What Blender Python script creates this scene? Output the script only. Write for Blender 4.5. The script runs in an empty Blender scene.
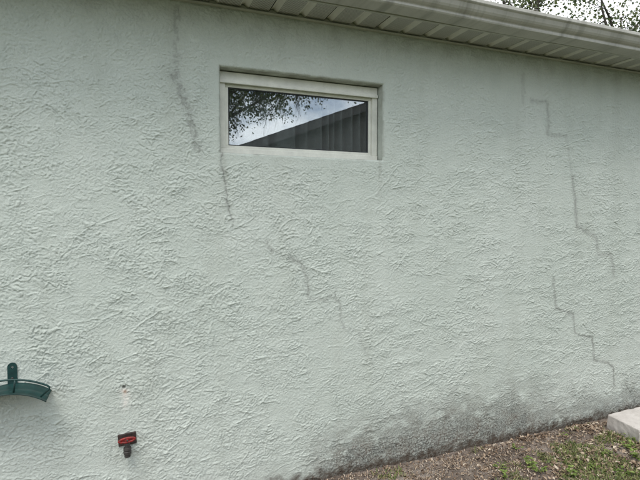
import bpy, bmesh, math, random
import numpy as np
from mathutils import Vector, Matrix

S = bpy.context.scene
COL = S.collection
R = math.radians

# ------------------------------------------------------------------ camera
D, H, YAW, PIT, F = 2.46, 1.45, R(21.5), R(2.74), 480.0      # F in pixels of a 640 wide picture
GZ = -0.036                                                   # ground level at the wall
cam_d = bpy.data.cameras.new("camera")
cam_d.sensor_width = 36.0
cam_d.lens = F / 640.0 * 36.0
cam_d.clip_start = 0.02
cam_d.clip_end = 2000.0
cam = bpy.data.objects.new("camera", cam_d)
cam.location = (0, -D, H)
cam.rotation_euler = (math.pi / 2 - PIT, 0, -YAW)
COL.objects.link(cam)
S.camera = cam

# ------------------------------------------------------------------ sky
SUN_EL, SUN_AZ = R(63), R(214)       # azimuth from +y, clockwise: high, from the front left
world = bpy.data.worlds.new("World")
S.world = world
world.use_nodes = True
wn, wl = world.node_tree.nodes, world.node_tree.links
wn.clear()
w_out = wn.new("ShaderNodeOutputWorld")
w_bg = wn.new("ShaderNodeBackground")
w_bg.inputs["Strength"].default_value = 0.09
w_sky = wn.new("ShaderNodeTexSky")
w_sky.sky_type = 'NISHITA'
w_sky.sun_disc = False
w_sky.sun_elevation = SUN_EL
w_sky.sun_rotation = SUN_AZ
w_sky.air_density = 1.0
w_sky.dust_density = 1.5
w_tc = wn.new("ShaderNodeTexCoord")
w_map = wn.new("ShaderNodeMapping")
w_map.inputs["Scale"].default_value = (1.0, 1.0, 2.2)
w_map.inputs["Location"].default_value = (0.4, 0.1, 0.0)
w_no = wn.new("ShaderNodeTexNoise")
w_no.inputs["Scale"].default_value = 3.2
w_no.inputs["Detail"].default_value = 7.0
w_no.inputs["Roughness"].default_value = 0.55
w_cr = wn.new("ShaderNodeValToRGB")
w_cr.color_ramp.elements[0].position = 0.40
w_cr.color_ramp.elements[1].position = 0.58
w_cr.color_ramp.elements[0].color = (0.10, 0.10, 0.10, 1)
w_mix = wn.new("ShaderNodeMixRGB")
w_mix.inputs[2].default_value = (15.5, 16.0, 16.4, 1)          # cloud, in the sky texture's own units
wl.new(w_tc.outputs["Generated"], w_map.inputs[0])
wl.new(w_map.outputs[0], w_no.inputs["Vector"])
wl.new(w_no.outputs["Fac"], w_cr.inputs[0])
wl.new(w_cr.outputs[0], w_mix.inputs[0])
w_hs = wn.new("ShaderNodeHueSaturation")
w_hs.inputs["Saturation"].default_value = 1.35
wl.new(w_sky.outputs[0], w_hs.inputs["Color"])
wl.new(w_hs.outputs[0], w_mix.inputs[1])
wl.new(w_mix.outputs[0], w_bg.inputs[0])
wl.new(w_bg.outputs[0], w_out.inputs[0])

# ------------------------------------------------------------------ sun behind thin cloud
sun_d = bpy.data.lights.new("sun", 'SUN')
sun_d.energy = 1.35
sun_d.angle = R(28)
sun_d.color = (1.0, 0.97, 0.92)
sun = bpy.data.objects.new("sun", sun_d)
to_sun = Vector((math.sin(SUN_AZ) * math.cos(SUN_EL), math.cos(SUN_AZ) * math.cos(SUN_EL), math.sin(SUN_EL)))
sun.rotation_euler = to_sun.to_track_quat('Z', 'Y').to_euler()
sun.location = to_sun * 40
COL.objects.link(sun)

S.view_settings.view_transform = 'Standard'
S.view_settings.look = 'None'
S.view_settings.exposure = 0.54
S.view_settings.gamma = 1.0
S.view_settings.use_curve_mapping = False

# ------------------------------------------------------------------ helpers
fw = np.array([math.sin(YAW) * math.cos(PIT), math.cos(YAW) * math.cos(PIT), -math.sin(PIT)])
rt = np.array([math.cos(YAW), -math.sin(YAW), 0.0])
up = np.cross(rt, fw)
CP = np.array([0.0, -D, H])
def on_wall(px, py, Y=0.0):
    d = fw * F + rt * (px - 320) + up * (240 - py)
    p = CP + d * ((Y - CP[1]) / d[1])
    return p[0], p[2]
def on_ground(px, py, Z=GZ):
    d = fw * F + rt * (px - 320) + up * (240 - py)
    p = CP + d * ((Z - CP[2]) / d[2])
    return p[0], p[1]

_perm = {}
def perlin(x, y, seed=0):
    if seed not in _perm:
        rs = np.random.RandomState(seed + 11)
        p = rs.permutation(1024).astype(np.int32)
        a = rs.rand(1024) * 2 * np.pi
        _perm[seed] = (p, np.cos(a).astype(np.float32), np.sin(a).astype(np.float32))
    p, gx, gy = _perm[seed]
    xi = np.floor(x).astype(np.int32); yi = np.floor(y).astype(np.int32)
    xf = (x - xi).astype(np.float32); yf = (y - yi).astype(np.float32)
    u = xf * xf * xf * (xf * (xf * 6 - 15) + 10); v = yf * yf * yf * (yf * (yf * 6 - 15) + 10)
    def g(ix, iy, fx, fy):
        h = p[(p[ix & 1023] + iy) & 1023]
        return gx[h] * fx + gy[h] * fy
    a = g(xi, yi, xf, yf); b = g(xi + 1, yi, xf - 1, yf)
    c = g(xi, yi + 1, xf, yf - 1); d = g(xi + 1, yi + 1, xf - 1, yf - 1)
    return ((a + (b - a) * u) * (1 - v) + (c + (d - c) * u) * v) * 1.5
def fbm(x, y, seed, octv=3, gain=0.5):
    s = 0; a = 1; 
    for k in range(octv):
        s = s + a * perlin(x * 2 ** k, y * 2 ** k, seed + k * 7); a *= gain
    return s
def sst(a, b, x):
    t = np.clip((x - a) / (b - a), 0, 1)
    return t * t * (3 - 2 * t)

def link(o, parent=None):
    COL.objects.link(o)
    if parent is not None:
        o.parent = parent
    return o
def tag(o, label=None, cat=None, group=None, kind=None):
    if label: o["label"] = label
    if cat: o["category"] = cat
    if group: o["group"] = group
    if kind: o["kind"] = kind
    return o
def empty(name, loc, rz=0.0):
    o = bpy.data.objects.new(name, None)
    o.empty_display_size = 0.1
    o.location = loc; o.rotation_euler = (0, 0, rz)
    return link(o)
def from_arrays(name, V, Fq, mat, parent=None, smooth=False):
    """V (n,3) and Fq (m,k) with k = 3 or 4"""
    V = np.ascontiguousarray(V, dtype=np.float32); Fq = np.ascontiguousarray(Fq, dtype=np.int32)
    me = bpy.data.meshes.new(name)
    k = Fq.shape[1]
    me.vertices.add(len(V)); me.vertices.foreach_set("co", V.ravel())
    me.loops.add(Fq.size); me.loops.foreach_set("vertex_index", Fq.ravel())
    me.polygons.add(len(Fq))
    me.polygons.foreach_set("loop_start", np.arange(0, Fq.size, k, dtype=np.int32))
    if smooth:
        me.polygons.foreach_set("use_smooth", np.ones(len(Fq), dtype=bool))
    me.update(calc_edges=True)
    if mat: me.materials.append(mat)
    return link(bpy.data.objects.new(name, me), parent)
def from_bm(name, bm, mat, parent=None, smooth=False, bevel=0.0, seg=2):
    if bevel > 0:
        es = [e for e in bm.edges if len(e.link_faces) == 2 and e.calc_face_angle(0) > 0.6]
        bmesh.ops.bevel(bm, geom=es, offset=bevel, segments=seg, profile=0.5, affect='EDGES')
    bmesh.ops.recalc_face_normals(bm, faces=bm.faces)
    me = bpy.data.meshes.new(name)
    bm.to_mesh(me); bm.free()
    if smooth:
        for p in me.polygons: p.use_smooth = True
    if mat: me.materials.append(mat)
    return link(bpy.data.objects.new(name, me), parent)
def bm_box(bm, x0, x1, y0, y1, z0, z1):
    r = bmesh.ops.create_cube(bm, size=1.0)
    for v in r['verts']:
        v.co = Vector((x0 + (v.co.x + .5) * (x1 - x0), y0 + (v.co.y + .5) * (y1 - y0), z0 + (v.co.z + .5) * (z1 - z0)))
    return r['verts']
def box(name, b, mat, parent=None, bevel=0.0):
    bm = bmesh.new(); bm_box(bm, *b)
    return from_bm(name, bm, mat, parent, bevel=bevel)
def bm_tube(bm, pts, rad, n=10, close=False):
    pts = [Vector(p) for p in pts]
    rings = []
    for i, p in enumerate(pts):
        a = pts[i - 1] if (i or close) else p
        b = pts[(i + 1) % len(pts)] if (i < len(pts) - 1 or close) else p
        t = (b - a).normalized()
        q = t.to_track_quat('Z', 'Y')
        rr = rad[i] if hasattr(rad, '__len__') else rad
        rings.append([bm.verts.new(p + q @ Vector((math.cos(2 * math.pi * k / n) * rr, math.sin(2 * math.pi * k / n) * rr, 0))) for k in range(n)])
    m = len(rings)
    for i in range(m if close else m - 1):
        A, B = rings[i], rings[(i + 1) % m]
        off = min(range(n), key=lambda o: sum((A[k].co - B[(k + o) % n].co).length for k in range(0, n, 2)))
        for k in range(n):
            bm.faces.new((A[k], A[(k + 1) % n], B[(k + 1 + off) % n], B[(k + off) % n]))
    if not close:
        bm.faces.new(rings[0][::-1]); bm.faces.new(rings[-1])
def bm_lathe(bm, prof, axis_o, axis, n=20):
    """prof: (radius, along) pairs"""
    q = Vector(axis).to_track_quat('Z', 'Y'); o = Vector(axis_o)
    rings = [[bm.verts.new(o + q @ Vector((math.cos(2 * math.pi * k / n) * r, math.sin(2 * math.pi * k / n) * r, h))) for k in range(n)] for r, h in prof]
    for A, B in zip(rings, rings[1:]):
        for k in range(n):
            bm.faces.new((A[k], A[(k + 1) % n], B[(k + 1) % n], B[k]))
    bm.faces.new(rings[0][::-1]); bm.faces.new(rings[-1])
def bm_extrude_profile(bm, prof, x0, x1, closed=True, nseg=1):
    """prof: (y, z) outline swept along x"""
    rows = []
    for s in range(nseg + 1):
        x = x0 + (x1 - x0) * s / nseg
        rows.append([bm.verts.new((x, y, z)) for y, z in prof])
    n = len(prof)
    for A, B in zip(rows, rows[1:]):
        for k in range(n if closed else n - 1):
            bm.faces.new((A[k], A[(k + 1) % n], B[(k + 1) % n], B[k]))
    if closed:
        bm.faces.new(rows[0][::-1]); bm.faces.new(rows[-1])

# ------------------------------------------------------------------ materials
class NT:
    def __init__(s, name):
        s.m = bpy.data.materials.new(name); s.m.use_nodes = True
        s.t = s.m.node_tree; s.n = s.t.nodes; s.l = s.t.links
        s.b = s.n["Principled BSDF"]
        s.tc = s.n.new("ShaderNodeTexCoord")
    def new(s, k, **kw):
        n = s.n.new(k)
        for a, v in kw.items():
            setattr(n, a, v)
        return n
    def noise(s, scale, detail=4, rough=0.55, vec=None, stretch=None, dist=0.0):
        n = s.n.new("ShaderNodeTexNoise")
        n.inputs["Scale"].default_value = scale; n.inputs["Detail"].default_value = detail
        n.inputs["Roughness"].default_value = rough; n.inputs["Distortion"].default_value = dist
        v = vec or s.tc.outputs["Object"]
        if stretch:
            mp = s.n.new("ShaderNodeMapping"); mp.inputs["Scale"].default_value = stretch
            s.l.new(v, mp.inputs[0]); v = mp.outputs[0]
        s.l.new(v, n.inputs["Vector"])
        return n.outputs["Fac"]
    def ramp(s, fac, stops):
        r = s.n.new("ShaderNodeValToRGB"); e = r.color_ramp.elements
        while len(e) < len(stops): e.new(0.5)
        for el, (p, c) in zip(e, stops):
            el.position = p
            el.color = (c, c, c, 1) if not hasattr(c, '__len__') else (*c, 1)
        s.l.new(fac, r.inputs[0])
        return r.outputs[0]
    def mix(s, fac, a, b, kind='MIX'):
        m = s.n.new("ShaderNodeMixRGB"); m.blend_type = kind
        for i, v in enumerate((fac, a, b)):
            if hasattr(v, 'is_linked') or isinstance(v, bpy.types.NodeSocket): s.l.new(v, m.inputs[i])
            elif hasattr(v, '__len__'): m.inputs[i].default_value = (*v, 1)
            else: m.inputs[i].default_value = v if i == 0 else (v, v, v, 1)
        return m.outputs[0]
    def math(s, op, a, b=0.0):
        m = s.n.new("ShaderNodeMath"); m.operation = op
        for i, v in enumerate((a, b)):
            if isinstance(v, bpy.types.NodeSocket): s.l.new(v, m.inputs[i])
            else: m.inputs[i].default_value = v
        return m.outputs[0]
    def attr(s, name):
        a = s.n.new("ShaderNodeAttribute"); a.attribute_name = name
        return a.outputs["Fac"]
    def col(s, c):
        if isinstance(c, bpy.types.NodeSocket): s.l.new(c, s.b.inputs["Base Color"])
        else: s.b.inputs["Base Color"].default_value = (*c, 1)
        return s
    def rough(s, r):
        if isinstance(r, bpy.types.NodeSocket): s.l.new(r, s.b.inputs["Roughness"])
        else: s.b.inputs["Roughness"].default_value = r
        return s
    def bump(s, h, strength=0.3, dist=0.002):
        b = s.n.new("ShaderNodeBump"); b.inputs["Strength"].default_value = strength; b.inputs["Distance"].default_value = dist
        s.l.new(h, b.inputs["Height"]); s.l.new(b.outputs[0], s.b.inputs["Normal"])
        return s

def painted(name, c, var=0.12, rough=0.5, scale=9.0, bump=0.15):
    t = NT(name)
    n1 = t.noise(scale, 5, 0.6); n2 = t.noise(scale * 9, 3, 0.6)
    dk = tuple(v * (1 - 2.2 * var) for v in c); lt = tuple(min(1, v * (1 + var)) for v in c)
    t.col(t.mix(t.ramp(n2, [(0.35, 0.0), (0.7, 0.35)]), t.ramp(n1, [(0.3, dk), (0.55, c), (0.8, lt)]), dk)).rough(rough)
    t.bump(n2, bump, 0.001)
    return t.m

# stucco, with patches and dirt read from the wall's own data
t = NT("painted_stucco")
nA = t.noise(1.6, 5, 0.6); nB = t.noise(11, 5, 0.62); nC = t.noise(150, 3, 0.7); nD = t.noise(45, 4, 0.65)
c = t.ramp(nA, [(0.3, (0.552, 0.598, 0.538)), (0.7, (0.612, 0.652, 0.592))])
c = t.mix(t.ramp(nB, [(0.45, 0.0), (0.78, 0.30)]), c, (0.47, 0.52, 0.475))
c = t.mix(t.ramp(nC, [(0.48, 0.0), (0.75, 0.30)]), c, (0.36, 0.40, 0.37))
run_ = t.noise(5.5, 5, 0.65, stretch=(1.0, 1.0, 0.16))
c = t.mix(t.ramp(run_, [(0.50, 0.0), (0.72, 0.26)]), c, (0.40, 0.425, 0.36))
c = t.mix(t.ramp(t.noise(0.9, 3, 0.5), [(0.52, 0.0), (0.60, 0.14)]), c, (0.68, 0.70, 0.66))
patch = t.math('MULTIPLY', t.attr("patch"), t.ramp(nD, [(0.30, 0.35), (0.62, 1.0)]))
c = t.mix(patch, c, (0.225, 0.225, 0.205))
groove = t.attr("groove")
c = t.mix(t.math('MULTIPLY', groove, 0.8), c, (0.10, 0.10, 0.092))
dirt = t.attr("dirt")
spk = t.noise(95, 4, 0.75)
dm = t.math('MULTIPLY', dirt, t.ramp(spk, [(0.34, 0.28), (0.62, 1.0)]))
c = t.mix(dm, c, t.ramp(nB, [(0.4, (0.10, 0.095, 0.085)), (0.6, (0.125, 0.098, 0.078))]))
soil_a = t.attr("soil")
c = t.mix(t.math('MULTIPLY', soil_a, t.ramp(nD, [(0.3, 0.5), (0.6, 1.0)])), c, (0.075, 0.055, 0.04))
lime = t.attr("lime")
c = t.mix(t.math('MULTIPLY', lime, t.ramp(nD, [(0.35, 0.2), (0.6, 1.0)])), c, (0.84, 0.79, 0.72))
rust = t.attr("rust")
c = t.mix(t.math('MULTIPLY', rust, 0.8), c, (0.30, 0.17, 0.09))
mil = t.attr("mildew")
c = t.mix(t.math('MULTIPLY', mil, t.ramp(nB, [(0.35, 0.15), (0.65, 1.0)])), c, (0.235, 0.225, 0.185))
t.col(c).rough(0.85)
t.bump(t.mix(0.4, t.noise(90, 4, 0.7), t.noise(230, 2, 0.6)), 1.0, 0.0050)
t.b.inputs["Specular IOR Level"].default_value = 0.25
M_STUCCO = t.m

M_TRIM = painted("cream_aluminium", (0.47, 0.47, 0.40), 0.10, 0.45, 6, 0.05)
M_FRAME = painted("window_frame_paint", (0.76, 0.76, 0.68), 0.08, 0.45, 14, 0.05)

# gutter: weathered paint with vertical run marks
t = NT("weathered_gutter_paint")
n1 = t.noise(2.5, 5, 0.6); n2 = t.noise(14, 4, 0.6, stretch=(1.0, 0.05, 0.12)); n3 = t.noise(70, 3, 0.7)
c = t.ramp(n1, [(0.3, (0.40, 0.39, 0.34)), (0.7, (0.50, 0.485, 0.43))])
c = t.mix(t.ramp(n2, [(0.46, 0.0), (0.70, 0.7)]), c, (0.22, 0.215, 0.175))
c = t.mix(t.ramp(n3, [(0.55, 0.0), (0.8, 0.3)]), c, (0.18, 0.17, 0.14))
t.col(c).rough(0.42).bump(n3, 0.1, 0.001)
M_GUTTER = t.m

# soffit: perforated vent strips between the ribs
t = NT("vented_soffit_paint")
n1 = t.noise(7, 4, 0.6)
base = t.ramp(n1, [(0.3, (0.52, 0.515, 0.45)), (0.7, (0.64, 0.63, 0.555))])
v = t.new("ShaderNodeTexVoronoi"); v.inputs["Scale"].default_value = 150.0; v.inputs["Randomness"].default_value = 0.0
t.l.new(t.tc.outputs["Object"], v.inputs["Vector"])
hole = t.ramp(v.outputs["Distance"], [(0.30, 1.0), (0.40, 0.0)])
hm = t.math('MULTIPLY', hole, t.attr("vent"))
t.col(t.mix(hm, base, (0.02, 0.02, 0.02))).rough(0.5)
M_SOFFIT = t.m

# glass: thin pane, reflection by angle
t = NT("window_glass")
t.n.remove(t.b)
lw = t.new("ShaderNodeLayerWeight"); lw.inputs["Blend"].default_value = 0.5
p5 = t.math('POWER', lw.outputs["Facing"], 4.0)
fac = t.math('ADD', t.math('MULTIPLY', p5, 0.8), 0.24)
gl = t.new("ShaderNodeBsdfGlossy"); gl.inputs["Roughness"].default_value = 0.012; gl.inputs["Color"].default_value = (0.93, 0.97, 1.0, 1)
tr = t.new("ShaderNodeBsdfTransparent"); tr.inputs["Color"].default_value = (0.86, 0.89, 0.89, 1)
bp = t.new("ShaderNodeBump"); bp.inputs["Strength"].default_value = 0.015; bp.inputs["Distance"].default_value = 0.004
t.l.new(t.noise(7, 1, 0.4), bp.inputs["Height"]); t.l.new(bp.outputs[0], gl.inputs["Normal"])
ms = t.new("ShaderNodeMixShader")
df = t.new("ShaderNodeBsdfDiffuse"); df.inputs["Color"].default_value = (0.4, 0.4, 0.38, 1)
ms2 = t.new("ShaderNodeMixShader")
t.l.new(fac, ms.inputs[0]); t.l.new(tr.outputs[0], ms.inputs[1]); t.l.new(gl.outputs[0], ms.inputs[2])
t.l.new(t.ramp(t.noise(60, 4, 0.7), [(0.5, 0.005), (0.8, 0.05)]), ms2.inputs[0])     # dust on the pane
t.l.new(ms.outputs[0], ms2.inputs[1]); t.l.new(df.outputs[0], ms2.inputs[2])
t.l.new(ms2.outputs[0], t.n["Material Output"].inputs[0])
M_GLASS = t.m

M_GASKET = painted("dark_gasket", (0.025, 0.027, 0.03), 0.1, 0.6)
M_CURTAIN = painted("grey_curtain_cloth", (0.36, 0.37, 0.36), 0.1, 0.9, 20, 0.1)
M_GREEN = painted("green_enamel", (0.006, 0.046, 0.042), 0.25, 0.5, 30, 0.1)
t = NT("worn_red_paint")
n1 = t.noise(90, 4, 0.7)
t.col(t.ramp(n1, [(0.38, (0.06, 0.03, 0.022)), (0.47, (0.22, 0.014, 0.012)), (0.7, (0.34, 0.02, 0.018))])).rough(0.55).bump(n1, 0.4, 0.002)
M_RED = t.m
M_DARKMETAL = painted("dark_weathered_brass", (0.055, 0.05, 0.045), 0.3, 0.5, 60, 0.3)
M_PLATE = painted("brown_wall_plate", (0.05, 0.032, 0.026), 0.3, 0.6, 60, 0.3)
M_ROOM = painted("room_paint", (0.35, 0.35, 0.33), 0.05, 0.8)
M_BARK = painted("oak_bark", (0.085, 0.072, 0.058), 0.3, 0.9, 8, 0.8)
M_SHINGLE = painted("roof_shingle", (0.11, 0.10, 0.095), 0.25, 0.9, 12, 0.6)
M_HOUSE2 = painted("neighbour_stucco", (0.16, 0.155, 0.14), 0.08, 0.9, 5, 0.3)
M_FASCIA2 = painted("neighbour_trim", (0.085, 0.08, 0.072), 0.1, 0.6, 5, 0.1)

t = NT("weathered_concrete")
n1 = t.noise(6, 6, 0.65); n2 = t.noise(60, 4, 0.7); n3 = t.noise(260, 2, 0.6)
c = t.ramp(n1, [(0.3, (0.42, 0.385, 0.35)), (0.7, (0.60, 0.56, 0.52))])
c = t.mix(t.ramp(n2, [(0.5, 0.0), (0.8, 0.5)]), c, (0.30, 0.27, 0.24))
t.col(c).rough(0.9).bump(t.mix(0.5, n2, n3), 0.5, 0.003)
M_CONC = t.m

t = NT("soil")
n1 = t.noise(2.2, 6, 0.62); n2 = t.noise(28, 6, 0.7); n3 = t.noise(170, 3, 0.7)
c = t.ramp(n1, [(0.32, (0.085, 0.064, 0.05)), (0.5, (0.185, 0.148, 0.12)), (0.66, (0.30, 0.255, 0.215))])
c = t.mix(t.ramp(n2, [(0.36, 0.75), (0.55, 0.0)]), c, (0.05, 0.036, 0.028))
c = t.mix(t.ramp(n3, [(0.56, 0.0), (0.72, 0.55)]), c, (0.34, 0.28, 0.23))
far = t.attr("lawn")
g = t.ramp(t.noise(9, 5, 0.7), [(0.3, (0.035, 0.055, 0.018)), (0.7, (0.10, 0.12, 0.045))])
c = t.mix(far, c, g)
t.col(c).rough(0.95).bump(t.mix(0.5, n2, n3), 0.9, 0.012)
M_SOIL = t.m

def leafy(name, stops, trans=0.3, rough=0.55):
    t = NT(name)
    gi = t.new("ShaderNodeNewGeometry")
    c = t.ramp(gi.outputs["Random Per Island"], stops)
    t.col(c).rough(rough)
    tl = t.new("ShaderNodeBsdfTranslucent"); t.l.new(c, tl.inputs[0])
    ms = t.new("ShaderNodeMixShader"); ms.inputs[0].default_value = trans
    t.l.new(t.b.outputs[0], ms.inputs[1]); t.l.new(tl.outputs[0], ms.inputs[2])
    t.l.new(ms.outputs[0], t.n["Material Output"].inputs[0])
    return t.m
M_LEAF = leafy("oak_leaf", [(0.0, (0.045, 0.07, 0.022)), (0.5, (0.09, 0.125, 0.04)), (1.0, (0.17, 0.19, 0.07))], 0.35)
M_MOSS = leafy("hanging_moss", [(0.0, (0.08, 0.085, 0.065)), (1.0, (0.17, 0.175, 0.14))], 0.2, 0.9)
M_DEAD = leafy("dead_leaf", [(0.0, (0.07, 0.047, 0.032)), (0.35, (0.21, 0.14, 0.09)), (0.7, (0.40, 0.30, 0.21)), (1.0, (0.60, 0.51, 0.40))], 0.12, 0.75)
M_GRASS = leafy("grass_blade", [(0.0, (0.07, 0.10, 0.025)), (0.45, (0.15, 0.195, 0.05)), (0.8, (0.26, 0.28, 0.10)), (1.0, (0.42, 0.36, 0.20))], 0.3)
M_WEED = leafy("weed_leaf", [(0.0, (0.10, 0.165, 0.03)), (0.6, (0.20, 0.28, 0.06)), (1.0, (0.32, 0.39, 0.12))], 0.3)
M_TWIG = painted("twig_bark", (0.07, 0.05, 0.04), 0.3, 0.9, 40, 0.4)

# ------------------------------------------------------------------ ground
def axis(parts):
    a = []
    for x0, x1, st in parts:
        n = max(1, int(round((x1 - x0) / st)))
        a += list(np.linspace(x0, x1, n, endpoint=False))
    a.append(parts[-1][1])
    return np.array(a)
def ground_h(X, Y):
    b = np.exp(-((X - 2.3) / 4.0) ** 2 - ((Y + 0.6) / 2.0) ** 2)
    h = 0.018 * fbm(X * 2.1, Y * 2.1, 301, 3) + b * 0.013 * fbm(X * 14, Y * 14, 311, 4, 0.6)
    near = np.exp(-np.abs(Y) / 0.05)
    return GZ + h * (1 - 0.6 * near) + 0.006 * near * perlin(X * 9, Y * 0, 5)
gx = axis([(-150, -20, 10), (-20, -2, 0.6), (-2, 0.6, 0.06), (0.6, 4.2, 0.016), (4.2, 7, 0.08), (7, 20, 0.6), (20, 150, 10)])
gy = axis([(-150, -20, 10), (-20, -3, 0.5), (-3, -1.0, 0.06), (-1.0, 0.10, 0.016), (0.10, 2, 0.3), (2, 20, 2), (20, 150, 10)])
GX, GY = np.meshgrid(gx, gy)
GH = ground_h(GX, GY)
GH = np.where(np.abs(GX) + np.abs(GY) > 30, GZ - 0.02, GH)
n0, n1_ = GX.shape
idx = np.arange(n0 * n1_).reshape(n0, n1_)
quads = np.stack([idx[:-1, :-1], idx[:-1, 1:], idx[1:, 1:], idx[1:, :-1]], -1).reshape(-1, 4)
ground = from_arrays("ground", np.stack([GX, GY, GH], -1).reshape(-1, 3), quads, M_SOIL, smooth=True)
lawn = sst(0.8, 1.7, -GY + 0.3 * perlin(GX * 1.5, GY * 1.5, 77)) * 0.9
lawn = np.maximum(lawn, (GY > 1) * 0.9)
at = ground.data.attributes.new("lawn", 'FLOAT', 'POINT'); at.data.foreach_set("value", lawn.ravel().astype(np.float32))
tag(ground, kind="structure")

# ------------------------------------------------------------------ house
XL, XR, DEPTH, ZS = -4.5, 8.0, 8.5, 2.506            # ends of the house, its depth, soffit height
house = empty("house", ((XL + XR) / 2, 0, 0))
HX = (XL + XR) / 2
tag(house, "single-storey house with pale green rough stucco wall, vented eave and small window", "house")

hx0, hz1 = on_wall(220, 66); hx1, _ = on_wall(383.5, 85); _, hz0 = on_wall(300, 156.2)
hx0 -= 0.0; 
# wall front: heights of the trowelled stucco
wx = axis([(XL, -2.2, 0.07), (-2.2, -0.62, 0.018), (-0.62, 3.72, 0.0034), (3.72, 5.0, 0.018), (5.0, XR, 0.07)])
wz = axis([(-0.16, -0.05, 0.02), (-0.05, ZS + 0.03, 0.0034)])
def snap(a, v):
    a[np.argmin(np.abs(a - v))] = v
for v in (hx0, hx1): snap(wx, v)
for v in (hz0, hz1): snap(wz, v)
WX, WZ = np.meshgrid(wx, wz)
def stucco(X, Z):
    wx1 = perlin(X / 0.09, Z / 0.09, 21); wz1 = perlin(X / 0.09, Z / 0.09, 22)
    wx2 = perlin(X / 0.028, Z / 0.028, 23); wz2 = perlin(X / 0.028, Z / 0.028, 24)
    U = X + 0.022 * wx1 + 0.009 * wx2; Vv = Z + 0.016 * wz1 + 0.008 * wz2
    # how streaky: curly at the left and high up, drawn out sideways at the right and low down
    st = np.clip(sst(0.0, 2.0, X + 0.5 * perlin(X / 0.7, Z / 0.5, 31) - 0.35 * (Z - 1.0)), 0, 1)
    def laps(ph):                          # trowel laps: proud lower edge, thinning upwards
        f = ph - np.floor(ph)
        return (1 - f) * sst(0.0, 0.06, f)
    curl = laps(Vv / 0.041 + 1.5 * perlin(U / 0.038, Vv / 0.031, 41) + 0.25 * X / 0.05)
    strk = laps(Vv / 0.027 + 1.2 * perlin(U / 0.075, Vv / 0.025, 42) - 0.10 * X / 0.05)
    small = laps(Vv / 0.018 + 1.4 * perlin(U / 0.021, Vv / 0.0155, 43))
    m1 = sst(-0.3, 0.3, fbm(X / 0.15, Z / 0.10, 51, 2)); m1b = sst(-0.35, 0.3, fbm(X / 0.22, Z / 0.07, 53, 2))
    m2 = sst(-0.4, 0.25, fbm(X / 0.14, Z / 0.11, 52, 2))
    h = 0.0043 * curl * (0.15 + 0.88 * m1) * (1 - st) + 0.0035 * strk * (0.22 + 0.88 * m1b) * st
    h = h + 0.0031 * small * (0.3 + 0.8 * m2)
    # ridges thrown up by the trowel's edge
    for sd, ang, amp in ((61, 0.05, 1.0), (62, 0.42, 0.9), (63, -0.30, 0.6)):
        ca, sa = math.cos(ang), math.sin(ang)
        a = X * ca + Z * sa; b = -X * sa + Z * ca
        b = b + 0.010 * wz1 + 0.003 * wz2
        n = perlin(a / 0.28, b / 0.06, sd)
        rid = np.clip(1 - np.abs(n) / 0.045, 0, 1)
        gate = sst(0.05, 0.35, fbm(a / 0.16, b / 0.10, sd + 10, 2))
        h = h + 0.0042 * amp * rid * gate
    # curly worms where the float lifted off
    cr = perlin(U / 0.040, Vv / 0.036, 64)
    h = h + 0.0030 * np.clip(1 - np.abs(cr) / 0.11, 0, 1) * sst(-0.05, 0.35, fbm(X / 0.2, Z / 0.16, 65, 2)) * (1 - 0.6 * st)
    # sand grain and the slow unevenness of the wall
    h = h + 0.0013 * perlin(X / 0.0105, Z / 0.0095, 66) + 0.0008 * perlin(X / 0.0075, Z / 0.007, 70) + 0.0018 * fbm(X / 0.6, Z / 0.5, 67, 2)
    top = sst(1.95, 2.40, Z + 0.12 * perlin(X / 0.4, Z / 0.3, 68))
    flat = sst(0.05, 0.45, fbm(X / 0.42, Z / 0.28, 71, 3))
    h = h * (1 - 0.25 * top) * (0.98 - 0.10 * st - 0.40 * flat) + 0.0014 * top * np.tanh(perlin(U / 0.016, Vv / 0.014, 69) / 0.2)
    return h
Hh = stucco(WX, WZ)

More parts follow.
